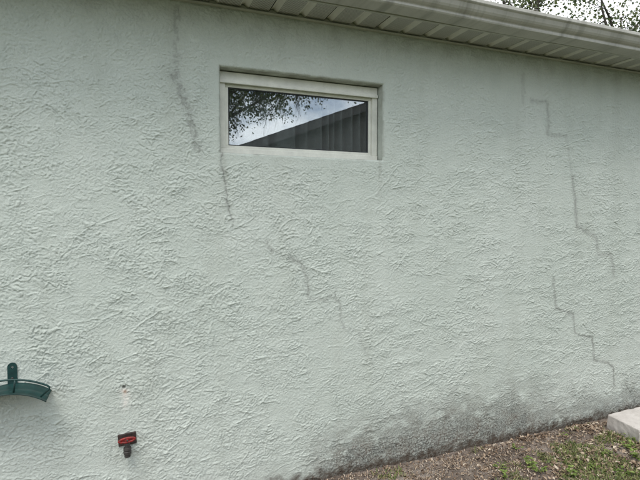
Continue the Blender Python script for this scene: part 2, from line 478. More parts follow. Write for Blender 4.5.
def polyline_dist(X, Z, pts):
    d = np.full(X.shape, 9.0); 
    for (ax, az), (bx, bz) in zip(pts, pts[1:]):
        vx, vz = bx - ax, bz - az
        L = vx * vx + vz * vz + 1e-12
        tt = np.clip(((X - ax) * vx + (Z - az) * vz) / L, 0, 1)
        d = np.minimum(d, np.hypot(X - ax - tt * vx, Z - az - tt * vz))
    return d
JX = 0.012 * perlin(WX / 0.05, WZ / 0.05, 81) + 0.005 * perlin(WX / 0.018, WZ / 0.018, 82)
JZ = 0.012 * perlin(WX / 0.05, WZ / 0.05, 83) + 0.005 * perlin(WX / 0.018, WZ / 0.018, 84)
patch = np.zeros_like(WX); groove = np.zeros_like(WX)
cracks = [  # (pixels along the old crack, half width of its filler in m, strength, open crack)
    ([(176, 8), (177, 50), (175, 74)], 0.020, 0.55, 0.0),
    ([(175, 74), (181, 95), (189, 112)], 0.025, 0.72, 0.12),
    ([(189, 112), (194, 132), (199, 152)], 0.020, 0.72, 0.12),
    ([(221, 153), (221.5, 170), (226, 187), (228, 208), (232, 224)], 0.012, 0.55, 0.55),
    ([(267, 241), (271, 253)], 0.015, 0.48, 0.3),
    ([(271, 253), (290, 257)], 0.010, 0.22, 0.1),
    ([(290, 257), (300, 262), (306, 273), (309, 298)], 0.017, 0.55, 0.35),
    ([(309, 298), (326, 300), (334, 292), (339, 305), (343, 327)], 0.012, 0.36, 0.25),
    ([(343, 327), (358, 332), (366, 352), (376, 372)], 0.011, 0.2, 0.15),
    ([(523, 76), (523, 102)], 0.018, 0.26, 0.0),
    ([(531, 101), (547, 102), (548, 120), (548, 135), (566, 136)], 0.017, 0.42, 0.2),
    ([(566, 136), (569, 158), (572, 178)], 0.014, 0.24, 0.1),
    ([(572, 178), (575, 200), (577, 226)], 0.018, 0.56, 0.2),
    ([(577, 226), (596, 237), (598, 256)], 0.019, 0.5, 0.1),
    ([(598, 256), (611, 254), (614, 276)], 0.017, 0.5, 0.1),
    ([(553, 278), (556, 309), (573, 314), (575, 334)], 0.014, 0.50, 0.3),
    ([(575, 334), (592, 338), (594, 360), (608, 363), (613, 367), (614, 386)], 0.012, 0.60, 0.55),
    ([(625, 384), (632, 395), (635, 404)], 0.008, 0.40, 0.7),
]
speck = 0.35 + 0.65 * sst(-0.35, 0.2, fbm(WX / 0.016, WZ / 0.020, 87, 3))
for pts, w, s, op in cracks:
    P = [on_wall(*p) for p in pts]
    jj = 0.5 if pts[0][0] > 500 else 0.9
    d = polyline_dist(WX + jj * JX, WZ + jj * JZ, P)
    edge = w * (1 + 0.55 * fbm(WX / 0.03, WZ / 0.03, 85, 2))
    k = (1 - sst(edge * 0.45, edge * 1.15, d)) * (speck if pts[0][0] < 500 else 0.72 + 0.28 * speck)
    patch = np.maximum(patch, s * k)
    patch = np.maximum(patch, 0.22 * s * (1 - sst(0.0, w * 2.6, d)))
    if op: groove = np.maximum(groove, op * (1 - sst(0.0012, 0.0040, d)) * sst(-0.45, 0.0, perlin(WX / 0.06, WZ / 0.06, 86)))
Hh = Hh * (1 - 0.45 * np.clip(patch * 1.3, 0, 1)) - 0.0022 * groove
# splash dirt low on the wall, thicker towards the bare soil at the right
zz = WZ - GZ
amt = sst(0.4, 1.6, WX + 0.3 * perlin(WX / 0.5, WZ / 0.3, 91))
reach = 0.09 + 0.34 * amt * (1 - 0.35 * sst(2.4, 3.2, WX)) + 0.14 * fbm(WX / 0.30, WZ / 0.5, 92, 4, 0.6)
dirt = np.clip(1 - zz / np.maximum(reach, 0.03), 0, 1) ** 1.25 * (0.22 + 0.78 * amt) * (1 - 0.35 * sst(2.0, 3.0, WX)) * 1.45
dirt = dirt * sst(-0.6, 0.4, fbm(WX / 0.10, WZ / 0.06, 93, 4) + 0.7 * dirt)
dirt = dirt + 0.16 * amt * (1 - 0.6 * sst(2.0, 3.0, WX)) * sst(0.75, 0.15, zz) * sst(-0.1, 0.5, fbm(WX / 0.08, WZ / 0.06, 94, 3))
soil_m = 1 - sst(0.015, 0.075, zz + 0.035 * fbm(WX / 0.06, WZ / 0.06, 95, 3))
# holes: one above the tap, two nail holes
lime = np.zeros_like(WX); rust = np.zeros_like(WX)
for px, py, r_, dp in ((124, 387, 0.0085, 0.012), (389, 113, 0.004, 0.005), (482, 295, 0.004, 0.004)):
    qx, qz = on_wall(px, py)
    d = np.hypot(WX - qx, (WZ - qz))
    k = 1 - sst(r_ * 0.5, r_ * 1.3, d)
    Hh -= dp * k; groove = np.maximum(groove, k)
qx, qz = on_wall(125, 388)
run = np.exp(-((WX - qx - 0.01 * perlin(WX * 0 + 1, WZ / 0.05, 97)) / 0.018) ** 2) * sst(-0.14, -0.03, WZ - qz) * sst(0.01, -0.01, WZ - qz)
lime = 1.0 * run
Hh = Hh * (1 - 0.5 * run)
rust = np.exp(-((WX - qx) / 0.009) ** 2 - ((WZ - qz + 0.017) / 0.010) ** 2)
# mildew under the eave and around the window
mild = sst(ZS - 0.16, ZS, WZ + 0.05 * fbm(WX / 0.11, WZ / 0.2, 98, 3)) * 0.32
eh = np.maximum(np.maximum(hx0 - WX, WX - hx1), np.maximum(hz0 - WZ, WZ - hz1))        # outside distance to the opening
mild = np.maximum(mild, 0.45 * (1 - sst(0.0, 0.016, eh)) * sst(-0.3, 0.3, fbm(WX / 0.06, WZ / 0.06, 101, 2) + 0.1))
for dx_, ln_, am_ in ((hx0 + 0.02, 0.30, 0.38), (hx1 - 0.02, 0.34, 0.30), (hx0 + 0.33, 0.16, 0.14), (hx0 + 0.62, 0.22, 0.12)):      # runs below the sill
    wd_ = 0.010 + 0.012 * np.clip((hz0 - WZ) / ln_, 0, 1)
    mild = np.maximum(mild, am_ * np.exp(-((WX - dx_ - 0.012 * perlin(WX * 0 + dx_ * 9, WZ / 0.09, 102)) / wd_) ** 2) * sst(ln_, 0, hz0 - WZ) * (WZ < hz0))
# trowelled-flat band round the opening, rounded arris
band = 1 - sst(0.02, 0.075, eh + 0.012 * perlin(WX / 0.08, WZ / 0.08, 99))
Hh = Hh * (1 - 0.65 * band)
ra = 0.012
e = np.clip(ra - eh, 0, ra)
Hh = Hh * sst(0, 0.006, eh) - (ra - np.sqrt(np.maximum(ra * ra - e * e, 0)))
WY = -Hh
nr, nc = WX.shape
idx = np.arange(nr * nc).reshape(nr, nc)
q = np.stack([idx[:-1, :-1], idx[:-1, 1:], idx[1:, 1:], idx[1:, :-1]], -1).reshape(-1, 4)
cx = ((WX[:-1, :-1] + WX[1:, 1:]) / 2).ravel(); cz = ((WZ[:-1, :-1] + WZ[1:, 1:]) / 2).ravel()
q = q[~((cx > hx0) & (cx < hx1) & (cz > hz0) & (cz < hz1))]
V = np.stack([WX - HX, WY, WZ], -1).reshape(-1, 3)
wall = from_arrays("wall", V, q, M_STUCCO, house, smooth=True)
for nm, arr in (("patch", patch), ("groove", groove), ("dirt", dirt), ("soil", soil_m), ("lime", lime), ("rust", rust), ("mildew", mild)):
    a_ = wall.data.attributes.new(nm, 'FLOAT', 'POINT')
    a_.data.foreach_set("value", np.clip(arr, 0, 1).astype(np.float32).ravel())

# stucco returns of the window opening
RV = 0.13
bm = bmesh.new()
def ret(a, b, n, nrm):
    """strip from edge a-b (x,z) back into the wall"""
    rows = []
    for j in range(7):
        y = 0.0118 + (RV - 0.0118) * j / 6
        row = []
        for i in range(n + 1):
            x = a[0] + (b[0] - a[0]) * i / n; z = a[1] + (b[1] - a[1]) * i / n
            w_ = 0.0012 * float(perlin(np.array([x / 0.03 + y * 40]), np.array([z / 0.03 + y * 17]), 7)[0]) * (0 if i in (0, n) else 1)
            row.append(bm.verts.new((x + nrm[0] * w_ - HX, y, z + nrm[1] * w_)))
        rows.append(row)
    for A, B in zip(rows, rows[1:]):
        for i in range(n): bm.faces.new((A[i], A[i + 1], B[i + 1], B[i]))
ret((hx0, hz0), (hx0, hz1), 30, (1, 0)); ret((hx0, hz1), (hx1, hz1), 70, (0, -1))
ret((hx1, hz1), (hx1, hz0), 30, (-1, 0)); ret((hx1, hz0), (hx0, hz0), 70, (0, 1))
rv = from_bm("window_reveal", bm, M_STUCCO, wall, smooth=True)
a_ = rv.data.attributes.new("mildew", 'FLOAT', 'POINT')
a_.data.foreach_set("value", np.array([0.75 if v.co.z > hz1 - 0.01 else 0.4 for v in rv.data.vertices], dtype=np.float32))

# other walls of the house, plain slabs
T = 0.2
for nm, b in (("wall", (XL, XL + T, 0.004, DEPTH, -0.2, ZS + 0.03)), ("wall", (XR - T, XR, 0.004, DEPTH, -0.2, ZS + 0.03)),
              ("wall", (XL + T, XR - T, DEPTH - T, DEPTH, -0.2, ZS + 0.03))):
    box(nm, (b[0] - HX, b[1] - HX, *b[2:]), M_STUCCO, house)
box("room_floor", (XL + T - HX, XR - T - HX, 0.16, DEPTH - T, -0.1, 0.10), M_ROOM, house)
box("ceiling", (XL + T - HX, XR - T - HX, 0.02, DEPTH - T, ZS + 0.035, ZS + 0.05), M_ROOM, house)
# blank partition so that the room behind the window is a room
box("room_wall", (XL + T - HX, XR - T - HX, 3.2, 3.3, 0.1, ZS + 0.03), M_ROOM, house)

# ------------------------------------------------------------------ eave
OV = 0.212                                     # wall to fascia
# channel along the wall that takes the soffit's edge
bm = bmesh.new()
bm_extrude_profile(bm, [(-0.0055, ZS - 0.0155), (-0.0085, ZS - 0.0155), (-0.0085, ZS - 0.0125), (-0.030, ZS - 0.0125), (-0.030, ZS - 0.0105),
                        (-0.0115, ZS - 0.0105), (-0.0115, ZS + 0.012), (-0.0055, ZS + 0.012)], XL - HX, XR - HX)
from_bm("soffit_channel", bm, M_TRIM, house)

# one soffit panel: two ribs, extruded across the eave; copied along the house
PW = 0.3048
def panel_mesh():
    xs = []; fl = []
    for r_ in range(2):
        o = r_ * PW / 2
        xs += [(o + 0.000, 0.0, 0), (o + 0.010, 0.015, 0), (o + 0.022, 0.015, 0), (o + 0.040, 0.0, 0), (o + 0.046, 0.0, 1), (o + PW / 2 - 0.006, 0.0, 1), (o + PW / 2 - 0.0025, 0, 0)]
    xs[-1] = (PW - 0.004, 0.0, 0); xs.append((PW - 0.002, 0.006, 0)); 
    ys = np.linspace(-0.014, -OV + 0.001, 8)
    V = []; vent = []
    for y in ys:
        for x, z, v in xs:
            V.append((x, y, z)); vent.append(v)
    n = len(xs); Q = []
    for j in range(len(ys) - 1):
        for i in range(n - 1):
            Q.append((j * n + i, (j + 1) * n + i, (j + 1) * n + i + 1, j * n + i + 1))
    return np.array(V), np.array(Q), vent
V, Q, vent = panel_mesh()
x = XL; first = None; k = 0
rng = random.Random(4)
while x < XR - PW:
    if first is None:
        first = o = from_arrays("soffit_panel", V, Q, M_SOFFIT, house)
        a_ = o.data.attributes.new("vent", 'FLOAT', 'POINT'); a_.data.foreach_set("value", np.array(vent, dtype=np.float32))
    else:
        o = link(first.copy(), house)
    o.location = (x - HX, 0, ZS + rng.uniform(-0.0012, 0.0008))
    x += PW
# fascia board
bm = bmesh.new()
bm_extrude_profile(bm, [(-OV, ZS - 0.006), (-OV - 0.004, ZS - 0.009), (-OV - 0.018, ZS - 0.009), (-OV - 0.018, ZS + 0.09), (-OV, ZS + 0.09)], XL - 0.3 - HX, XR + 0.3 - HX)
from_bm("fascia", bm, M_TRIM, house)
# gutter with an ogee front
g0 = OV + 0.0195; gz = ZS - 0.009
prof = [(0.0, 0.095), (0.0, 0.006), (0.006, 0.0), (0.078, 0.0), (0.084, 0.0025), (0.0865, 0.009), (0.0865, 0.020), (0.089, 0.025), (0.096, 0.029), (0.104, 0.036), (0.110, 0.047),
        (0.114, 0.060), (0.117, 0.070), (0.124, 0.076), (0.126, 0.080), (0.126, 0.097), (0.124, 0.100), (0.112, 0.100), (0.110, 0.098)]
inner = [(0.110, 0.0955), (0.122, 0.0965), (0.1235, 0.082), (0.115, 0.073), (0.107, 0.048), (0.094, 0.032), (0.084, 0.0215), (0.0835, 0.006), (0.080, 0.003), (0.008, 0.003), (0.003, 0.008), (0.003, 0.095)]
bm = bmesh.new()
ring = [(-(g0 + y * 1.2), gz + z * 0.9) for y, z in prof + inner]
rows = []
nseg = 60
for s in range(nseg + 1):
    xx = XL - 0.3 + (XR - XL + 0.6) * s / nseg
    dz = 0.0025 * math.sin(xx * 1.7) + 0.0015 * math.sin(xx * 5.1 + 1); dy = 0.0025 * math.sin(xx * 2.3 + 2)
    rows.append([bm.verts.new((xx - HX, y + dy * (1 if i > 4 else 0), z + dz)) for i, (y, z) in enumerate(ring)])
n = len(ring)
for A, B in zip(rows, rows[1:]):
    for k in range(n): bm.faces.new((A[k], A[(k + 1) % n], B[(k + 1) % n], B[k]))
bm.faces.new(rows[0][::-1]); bm.faces.new(rows[-1])
gutter = from_bm("gutter", bm, M_GUTTER, house)
# straps across the gutter's mouth
for i in range(16):
    xx = XL + 0.35 + i * 0.78 + rng.uniform(-.04, .04)
    s_ = box("gutter_strap", (-0.0125, 0.0125, -(g0 + 0.1515), -(g0 + 0.001), gz + 0.0925, gz + 0.0945), M_GUTTER, gutter) if i == 0 else link(s_.copy(), gutter)
    s_.location = (xx - HX, 0, 0)
# roof: two slopes of shingle courses
SL = math.tan(R(20))
bm = bmesh.new()
ridge_y = DEPTH / 2
ey = -(OV + 0.035)
nC_ = 26
for side in (0, 1):
    for c_ in range(nC_):
        a = ey + (ridge_y - ey) * c_ / nC_; b = ey + (ridge_y - ey) * (c_ + 1) / nC_ + 0.02
        za = ZS + 0.100 + (a - ey) * SL; zb = ZS + 0.100 + (b - ey) * SL
        pr = [(a, za - 0.004), (a, za + 0.010), (b, zb + 0.002), (b, zb - 0.004)]
        if side: pr = [(2 * ridge_y - y, z) for y, z in pr]
        bm_extrude_profile(bm, pr, XL - 0.35 - HX, XR + 0.35 - HX)
roof = from_bm("roof", bm, M_SHINGLE, house)
# gable ends so that no light comes in
for xx in (XL, XR - 0.1):
    bm = bmesh.new()
    bm_extrude_profile(bm, [(0.0, ZS + 0.031), (DEPTH, ZS + 0.031), (DEPTH, ZS + 0.16), (ridge_y, ZS + 0.082 + (ridge_y - ey) * SL), (0.0, ZS + 0.16)], xx - HX, xx + 0.1 - HX)
    from_bm("gable", bm, M_STUCCO, house)

# ------------------------------------------------------------------ window
win = empty("window", (0, 0, 0)); win.parent = house
fx0, fx1, fz0, fz1 = hx0 + 0.005 - HX, hx1 - 0.006 - HX, hz0 + 0.004, hz1 - 0.005
FY = 0.062                                     # outer face of the frame
def bar(name, b, bev=0.0025, m=M_FRAME, parent=win):
    return box(name, b, m, parent, bevel=bev)
hd, jb, sl = 0.056, 0.031, 0.027
bar("frame_head", (fx0, fx1, FY, RV, fz1 - hd, fz1))
bar("frame_head_lip", (fx0 + 0.001, fx1 - 0.001, FY - 0.012, FY + 0.004, fz1 - hd - 0.004, fz1 - hd + 0.012), 0.002)
bar("frame_sill", (fx0, fx1, FY - 0.004, RV, fz0, fz0 + sl))
bar("frame_jamb", (fx0, fx0 + jb, FY + 0.001, RV, fz0 + sl + 0.0005, fz1 - hd - 0.0005))
bar("frame_jamb", (fx1 - jb, fx1, FY + 0.001, RV, fz0 + sl + 0.0005, fz1 - hd - 0.0005))
# sash inside the frame
sx0, sx1, sz0, sz1 = fx0 + jb + 0.001, fx1 - jb - 0.001, fz0 + sl + 0.001, fz1 - hd - 0.001
sash = empty("sash", (0, 0, 0)); sash.parent = win
SY = FY + 0.016; sw = 0.017
bar("sash_rail", (sx0, sx1, SY, SY + 0.03, sz1 - sw, sz1), 0.0015, M_FRAME, sash)
bar("sash_rail", (sx0, sx1, SY, SY + 0.03, sz0, sz0 + sw), 0.0015, M_FRAME, sash)
bar("sash_stile", (sx0, sx0 + sw, SY, SY + 0.03, sz0 + sw, sz1 - sw), 0.0015, M_FRAME, sash)
bar("sash_stile", (sx1 - sw, sx1, SY, SY + 0.03, sz0 + sw, sz1 - sw), 0.0015, M_FRAME, sash)
gx0_, gx1_, gz0_, gz1_ = sx0 + sw, sx1 - sw, sz0 + sw, sz1 - sw
bm = bmesh.new(); gk = 0.005
for b in ((gx0_, gx1_, gz1_ - gk, gz1_), (gx0_, gx1_, gz0_, gz0_ + gk), (gx0_, gx0_ + gk, gz0_ + gk, gz1_ - gk), (gx1_ - gk, gx1_, gz0_ + gk, gz1_ - gk)):
    bm_box(bm, b[0], b[1], SY + 0.006, SY + 0.022, b[2], b[3])
from_bm("gasket", bm, M_GASKET, sash)
PY = SY + 0.012
box("pane", (gx0_ + gk - 0.001, gx1_ - gk + 0.001, PY, PY + 0.004, gz0_ + gk - 0.001, gz1_ - gk + 0.001), M_GLASS, sash)

# curtain hanging inside, in vertical folds
n = 360
cxs = np.linspace(hx0 - 0.12, hx1 + 0.12, n)
ph = np.cumsum(0.9 + 0.5 * np.sin(np.arange(n) * 0.031) + 0.35 * np.sin(np.arange(n) * 0.11)) * 0.30
prof_y = 0.200 + 0.036 * np.sin(ph) + 0.008 * np.sin(ph * 2.1 + 1)
zs = np.linspace(hz0 - 0.25, hz1 + 0.08, 14)
CXg, CZg = np.meshgrid(cxs, zs)
lean = 0.012 * np.sin(cxs * 23)[None, :] * (CZg - zs[-1])
CYg = np.broadcast_to(prof_y, CXg.shape) + 0.006 * (zs[-1] - CZg) * np.sin(ph * 0.7)[None, :]
Vf = np.stack([CXg + lean, CYg, CZg], -1).reshape(-1, 3)
Vb = Vf + np.array([0, 0.0015, 0])
idx = np.arange(14 * n).reshape(14, n)
q1 = np.stack([idx[:-1, :-1], idx[:-1, 1:], idx[1:, 1:], idx[1:, :-1]], -1).reshape(-1, 4)
cur = from_arrays("curtain", np.vstack([Vf, Vb]), np.vstack([q1, q1[:, ::-1] + 14 * n]), M_CURTAIN, smooth=True)
tag(cur, "grey pleated curtain hanging behind the glass of the small window", "curtain")

# ------------------------------------------------------------------ hose hanger
hxp, hzp = on_wall(13, 383.5)
hang = empty("hose_hanger", (hxp, -0.004, hzp))
tag(hang, "dark green metal hose hanger with curved saddle and wire guard screwed to the wall", "hose hanger")
RS, DEP, AN = 0.25, 0.150, R(37)
# saddle: arched trough, ribbed lengthwise, with turned-up front lip
na, sec = 28, [(0.0, 0.003), (0.004, 0.001), (0.020, 0.0), (0.034, -0.001), (0.046, -0.005), (0.060, -0.005), (0.072, -0.001), (0.092, -0.001), (0.104, -0.005), (0.120, -0.005), (0.132, -0.001), (DEP - 0.004, 0.0), (DEP, 0.003)]
def sad(th, yo, zo): return Vector((math.sin(th) * (RS + zo), -yo, math.cos(th) * (RS + zo) - RS))
bm = bmesh.new()
top = [[bm.verts.new(sad(-AN + 2 * AN * i / na, y, z)) for y, z in sec] for i in range(na + 1)]
bot = [[bm.verts.new(sad(-AN + 2 * AN * i / na, y + (0.0015 if y < 0.01 else 0), z - 0.0022)) for y, z in sec] for i in range(na + 1)]
m_ = len(sec)
for i in range(na):
    for j in range(m_ - 1):
        bm.faces.new((top[i][j], top[i + 1][j], top[i + 1][j + 1], top[i][j + 1]))
        bm.faces.new((bot[i][j], bot[i][j + 1], bot[i + 1][j + 1], bot[i + 1][j]))
    for j in (0, m_ - 1):
        bm.faces.new((top[i][j], bot[i][j], bot[i + 1][j], top[i + 1][j]))
for i in (0, na):
    for j in range(m_ - 1):
        bm.faces.new((top[i][j], top[i][j + 1], bot[i][j + 1], bot[i][j]))
sd_ = from_bm("saddle", bm, M_GREEN, hang)
for p in sd_.data.polygons: p.use_smooth = True
# strap up the wall with a rounded top and a screw hole
bm = bmesh.new()
hw, zt, zb_ = 0.0185, 0.096, -0.008
def strap_out(inset=0.0):
    pts = [(-hw, zb_), (hw, zb_), (hw, zt - hw)]
    for k in range(1, 12): a = math.pi * k / 12; pts.append((hw * math.cos(a), zt - hw + hw * math.sin(a)))
    pts.append((-hw, zt - hw))
    return pts
hc = (0.0, zt - 0.021); hr = 0.0062
outl = strap_out()
vo = [bm.verts.new((x, -0.005, z)) for x, z in outl]
vb = [bm.verts.new((x, 0.0, z)) for x, z in outl]
nh = len(outl)
def hole_pt(x, z):
    d = Vector((x - hc[0], z - hc[1])).normalized() * hr
    return hc[0] + d.x, hc[1] + d.y
vh = []; vhb = []
for x, z in outl:
    p = hole_pt(x, z)
    vh.append(bm.verts.new((p[0], -0.005, p[1]))); vhb.append(bm.verts.new((p[0], 0.0, p[1])))
for k in range(nh):
    l = (k + 1) % nh
    bm.faces.new((vo[k], vo[l], vh[l], vh[k])); bm.faces.new((vb[k], vb[l], vo[l], vo[k])); bm.faces.new((vh[k], vh[l], vhb[l], vhb[k]))
from_bm("strap", bm, M_GREEN, hang)
bm = bmesh.new(); bm_lathe(bm, [(0.0055, 0), (0.0055, 0.0025), (0.003, 0.004)], (0, -0.005, 0.026), (0, -1, 0), 12)
from_bm("screw", bm, M_DARKMETAL, hang)
# wire guard: an arch over the front edge, ends bent down to the saddle, two posts
gy_, gr = DEP - 0.004, 0.0043
arch = []
for i in range(25):
    th = -R(30) + 2 * R(30) * i / 24
    arch.append((math.sin(th) * (RS + 0.062), -gy_, math.cos(th) * (RS + 0.062) - RS))
def ends(s):
    th = s * R(30); r1 = RS + 0.062
    a = Vector((math.sin(th) * r1, -gy_, math.cos(th) * r1 - RS))
    return [a + Vector((s * 0.008, 0, -0.008)), a + Vector((s * 0.007, 0, -0.016)), sad(s * R(30), gy_ - 0.001, 0.009)]
path = [tuple(p) for p in reversed(ends(-1))] + arch + [tuple(p) for p in ends(1)]
bm = bmesh.new(); bm_tube(bm, path, gr, 8)
from_bm("wire_guard", bm, M_GREEN, hang, smooth=True)
for s in (-1, 1):
    bm = bmesh.new()
    th = s * R(7.0)
    bm_tube(bm, [sad(th * 1.0, gy_ - 0.001, 0.008), sad(th, gy_, 0.035), (math.sin(th) * (RS + 0.062), -gy_, math.cos(th) * (RS + 0.062) - RS)], gr * 0.95, 8)
    from_bm("guard_post", bm, M_GREEN, hang, smooth=True)

# ------------------------------------------------------------------ hose tap
bx_, bz_ = on_wall(127.3, 438.5)
tap = empty("hose_tap", (bx_, 0.0, bz_))
tag(tap, "outdoor hose tap with red handle on a dark brown plate low on the stucco", "tap")
def tilt(bm, deg=4.0):
    bmesh.ops.rotate(bm, verts=bm.verts, cent=(0, 0, 0), matrix=Matrix.Rotation(R(-deg), 3, 'Y'))
bm = bmesh.new(); bm_box(bm, -0.041, 0.041, -0.010, 0.006, -0.029, 0.029); tilt(bm)
from_bm("wall_plate", bm, M_PLATE, tap, bevel=0.003)
# body: stub out of the wall, valve bonnet, bent spout with hose thread
bm = bmesh.new()
bm_tube(bm, [(0, -0.006, 0.0), (0, -0.022, 0.0), (0, -0.030, -0.004), (0.000, -0.035, -0.014), (0.0, -0.036, -0.030)], [0.013, 0.013, 0.013, 0.0125, 0.012], 14)
bm_lathe(bm, [(0.011, 0), (0.0125, 0.003), (0.0125, 0.012), (0.007, 0.014), (0.006, 0.024)], (0, -0.024, 0.002), (0, -1, 0.5), 14)
from_bm("tap_body", bm, M_DARKMETAL, tap, smooth=False)
bm = bmesh.new()
bm_lathe(bm, [(0.012, 0), (0.0175, 0.002), (0.0185, 0.012), (0.0165, 0.015), (0.0165, 0.018), (0.0185, 0.020), (0.018, 0.031), (0.014, 0.034), (0.014, 0.046), (0.012, 0.048)], (0.0, -0.036, -0.026), (0, 0, -1), 18)
from_bm("hose_coupling", bm, M_DARKMETAL, tap, smooth=False)
# handle: long oval with knurled rim
bm = bmesh.new()
loop = []
for k in range(36):
    a = 2 * math.pi * k / 36
    w_ = 1 + 0.05 * math.cos(8 * a)
    loop.append((0.034 * w_ * math.cos(a), -0.050, 0.014 + 0.0095 * w_ * math.sin(a)))
bm_tube(bm, loop, 0.0058, 8, close=True)
bm_box(bm, -0.030, 0.030, -0.0525, -0.0475, 0.007, 0.021)
bm_lathe(bm, [(0.009, 0), (0.009, 0.006), (0.006, 0.008)], (0, -0.047, 0.014), (0, -1, 0), 14)
tilt(bm)
hd_ = from_bm("handle", bm, M_RED, tap)
for p in hd_.data.polygons: p.use_smooth = True
bm = bmesh.new(); bm_lathe(bm, [(0.0042, 0), (0.0042, 0.003), (0.0025, 0.004)], (0.001, -0.0555, 0.014), (0, -1, 0), 6)
from_bm("screw", bm, M_DARKMETAL, hd_)

# ------------------------------------------------------------------ concrete blocks by the wall
def rough_slab(name, sx, sy, sz, seed, parent=None, bev=0.006):
    bm = bmesh.new(); bm_box(bm, 0, sx, -sy, 0, 0, sz)
    es = [e for e in bm.edges]
    bmesh.ops.bevel(bm, geom=es, offset=bev, segments=2, profile=0.6, affect='EDGES')
    bmesh.ops.subdivide_edges(bm, edges=[e for e in bm.edges if e.calc_length() > 0.05], cuts=9, use_grid_fill=True)
    P = np.array([v.co for v in bm.verts])
    dn = 0.0045 * fbm(P[:, 0] / 0.04 + P[:, 2] * 13, P[:, 1] / 0.04 + P[:, 2] * 7, seed, 2)
    for v, d in zip(bm.verts, dn): v.co += (v.co - Vector((sx / 2, -sy / 2, sz / 2))).normalized() * float(d)
    return from_bm(name, bm, M_CONC, parent)
blk = rough_slab("concrete_block", 0.40, 0.235, 0.108, 5)
blk.location = (3.10, -0.112, GZ - 0.008); blk.rotation_euler = (R(3.5), R(-2.5), R(-2))
tag(blk, "pale concrete block lying against the foot of the stucco wall", "block")
blk2 = rough_slab("concrete_block", 0.36, 0.19, 0.075, 9)
blk2.location = (3.075, -0.356, GZ - 0.006); blk2.rotation_euler = (R(-0.8), R(0.6), R(4))
tag(blk2, "low concrete block in the weeds, in front of the taller block", "block")

# ------------------------------------------------------------------ dead leaves, grass and weeds
def gh1(x, y): return float(ground_h(np.array([x]), np.array([y]))[0])
RS_ = np.random.RandomState(12)
def scatter(n, fx, dens):
    """n points near the wall, kept with probability dens(x, y)"""
    X = RS_.uniform(fx[0], fx[1], n); Y = RS_.uniform(fx[2], fx[3], n)
    k = RS_.rand(n) < dens(X, Y)
    return X[k], Y[k]
def in_blocks(X, Y):
    a = (X > 3.07) & (X < 3.52) & (Y > -0.56) & (Y < -0.10)
    return a
# leaves: folded, curled ovals of ten faces
def leaves(name, X, Y, L, mat, lift, tiltmax):
    n = len(X)
    Z = ground_h(X, Y)
    s = np.linspace(0, 1, 6)
    wv = np.array([0.04, 0.55, 1.0, 0.9, 0.5, 0.03])
    az = RS_.rand(n) * 2 * np.pi; asp = RS_.uniform(0.16, 0.27, n); curl = RS_.uniform(-1.2, 1.4, n); fold = RS_.uniform(-0.1, 0.7, n)
    tl = RS_.uniform(-tiltmax, tiltmax, n); rl = RS_.uniform(-tiltmax, tiltmax, n)
    V = np.zeros((n, 18, 3))
    for j in range(6):
        for k, sd in enumerate((-1, 0, 1)):
            lx = (s[j] - 0.5) * L; ly = sd * wv[j] * asp * L * (1 + 0.25 * np.sin(j * 2.2 + az * 3))
            lz = curl * L * (s[j] - 0.5) ** 2 + np.abs(ly) * fold
            # roll, tilt, turn
            y1 = ly * np.cos(rl) - lz * np.sin(rl); z1 = ly * np.sin(rl) + lz * np.cos(rl)
            x2 = lx * np.cos(tl) - z1 * np.sin(tl); z2 = lx * np.sin(tl) + z1 * np.cos(tl)
            V[:, j * 3 + k, 0] = X + x2 * np.cos(az) - y1 * np.sin(az)
            V[:, j * 3 + k, 1] = Y + x2 * np.sin(az) + y1 * np.cos(az)
            V[:, j * 3 + k, 2] = Z + lift + z2
    V[:, :, 2] += np.maximum(0, Z[:, None] + 0.001 - V[:, :, 2].min(1, keepdims=True))
    V[:, :, 1] = np.minimum(V[:, :, 1], -0.004)
    Q = []
    for j in range(5):
        for k in range(2): Q.append((j * 3 + k, j * 3 + k + 1, j * 3 + k + 4, j * 3 + k + 3))
    Q = (np.array(Q)[None] + (np.arange(n) * 18)[:, None, None]).reshape(-1, 4)
    return from_arrays(name, V.reshape(-1, 3), Q, mat, smooth=True)
dl = lambda X, Y: (0.12 + 0.88 * sst(0.0, 0.35, fbm(X * 3.4, Y * 3.4, 401, 3) + 0.12 * (X - 2))) * (0.35 + 0.65 * sst(1.5, 2.6, X)) * np.where(in_blocks(X, Y), 0, 1)
X1, Y1 = scatter(19000, (0.8, 4.1, -0.95, -0.015), dl)
L1 = RS_.uniform(0.011, 0.040, len(X1)) * np.where(X1 > 2.3, 1.0, 0.8)
lo = leaves("fallen_leaves", X1, Y1, L1, M_DEAD, 0.004, 0.5)
tag(lo, "brown and tan fallen leaves littering the soil along the wall", "leaves", kind="stuff")

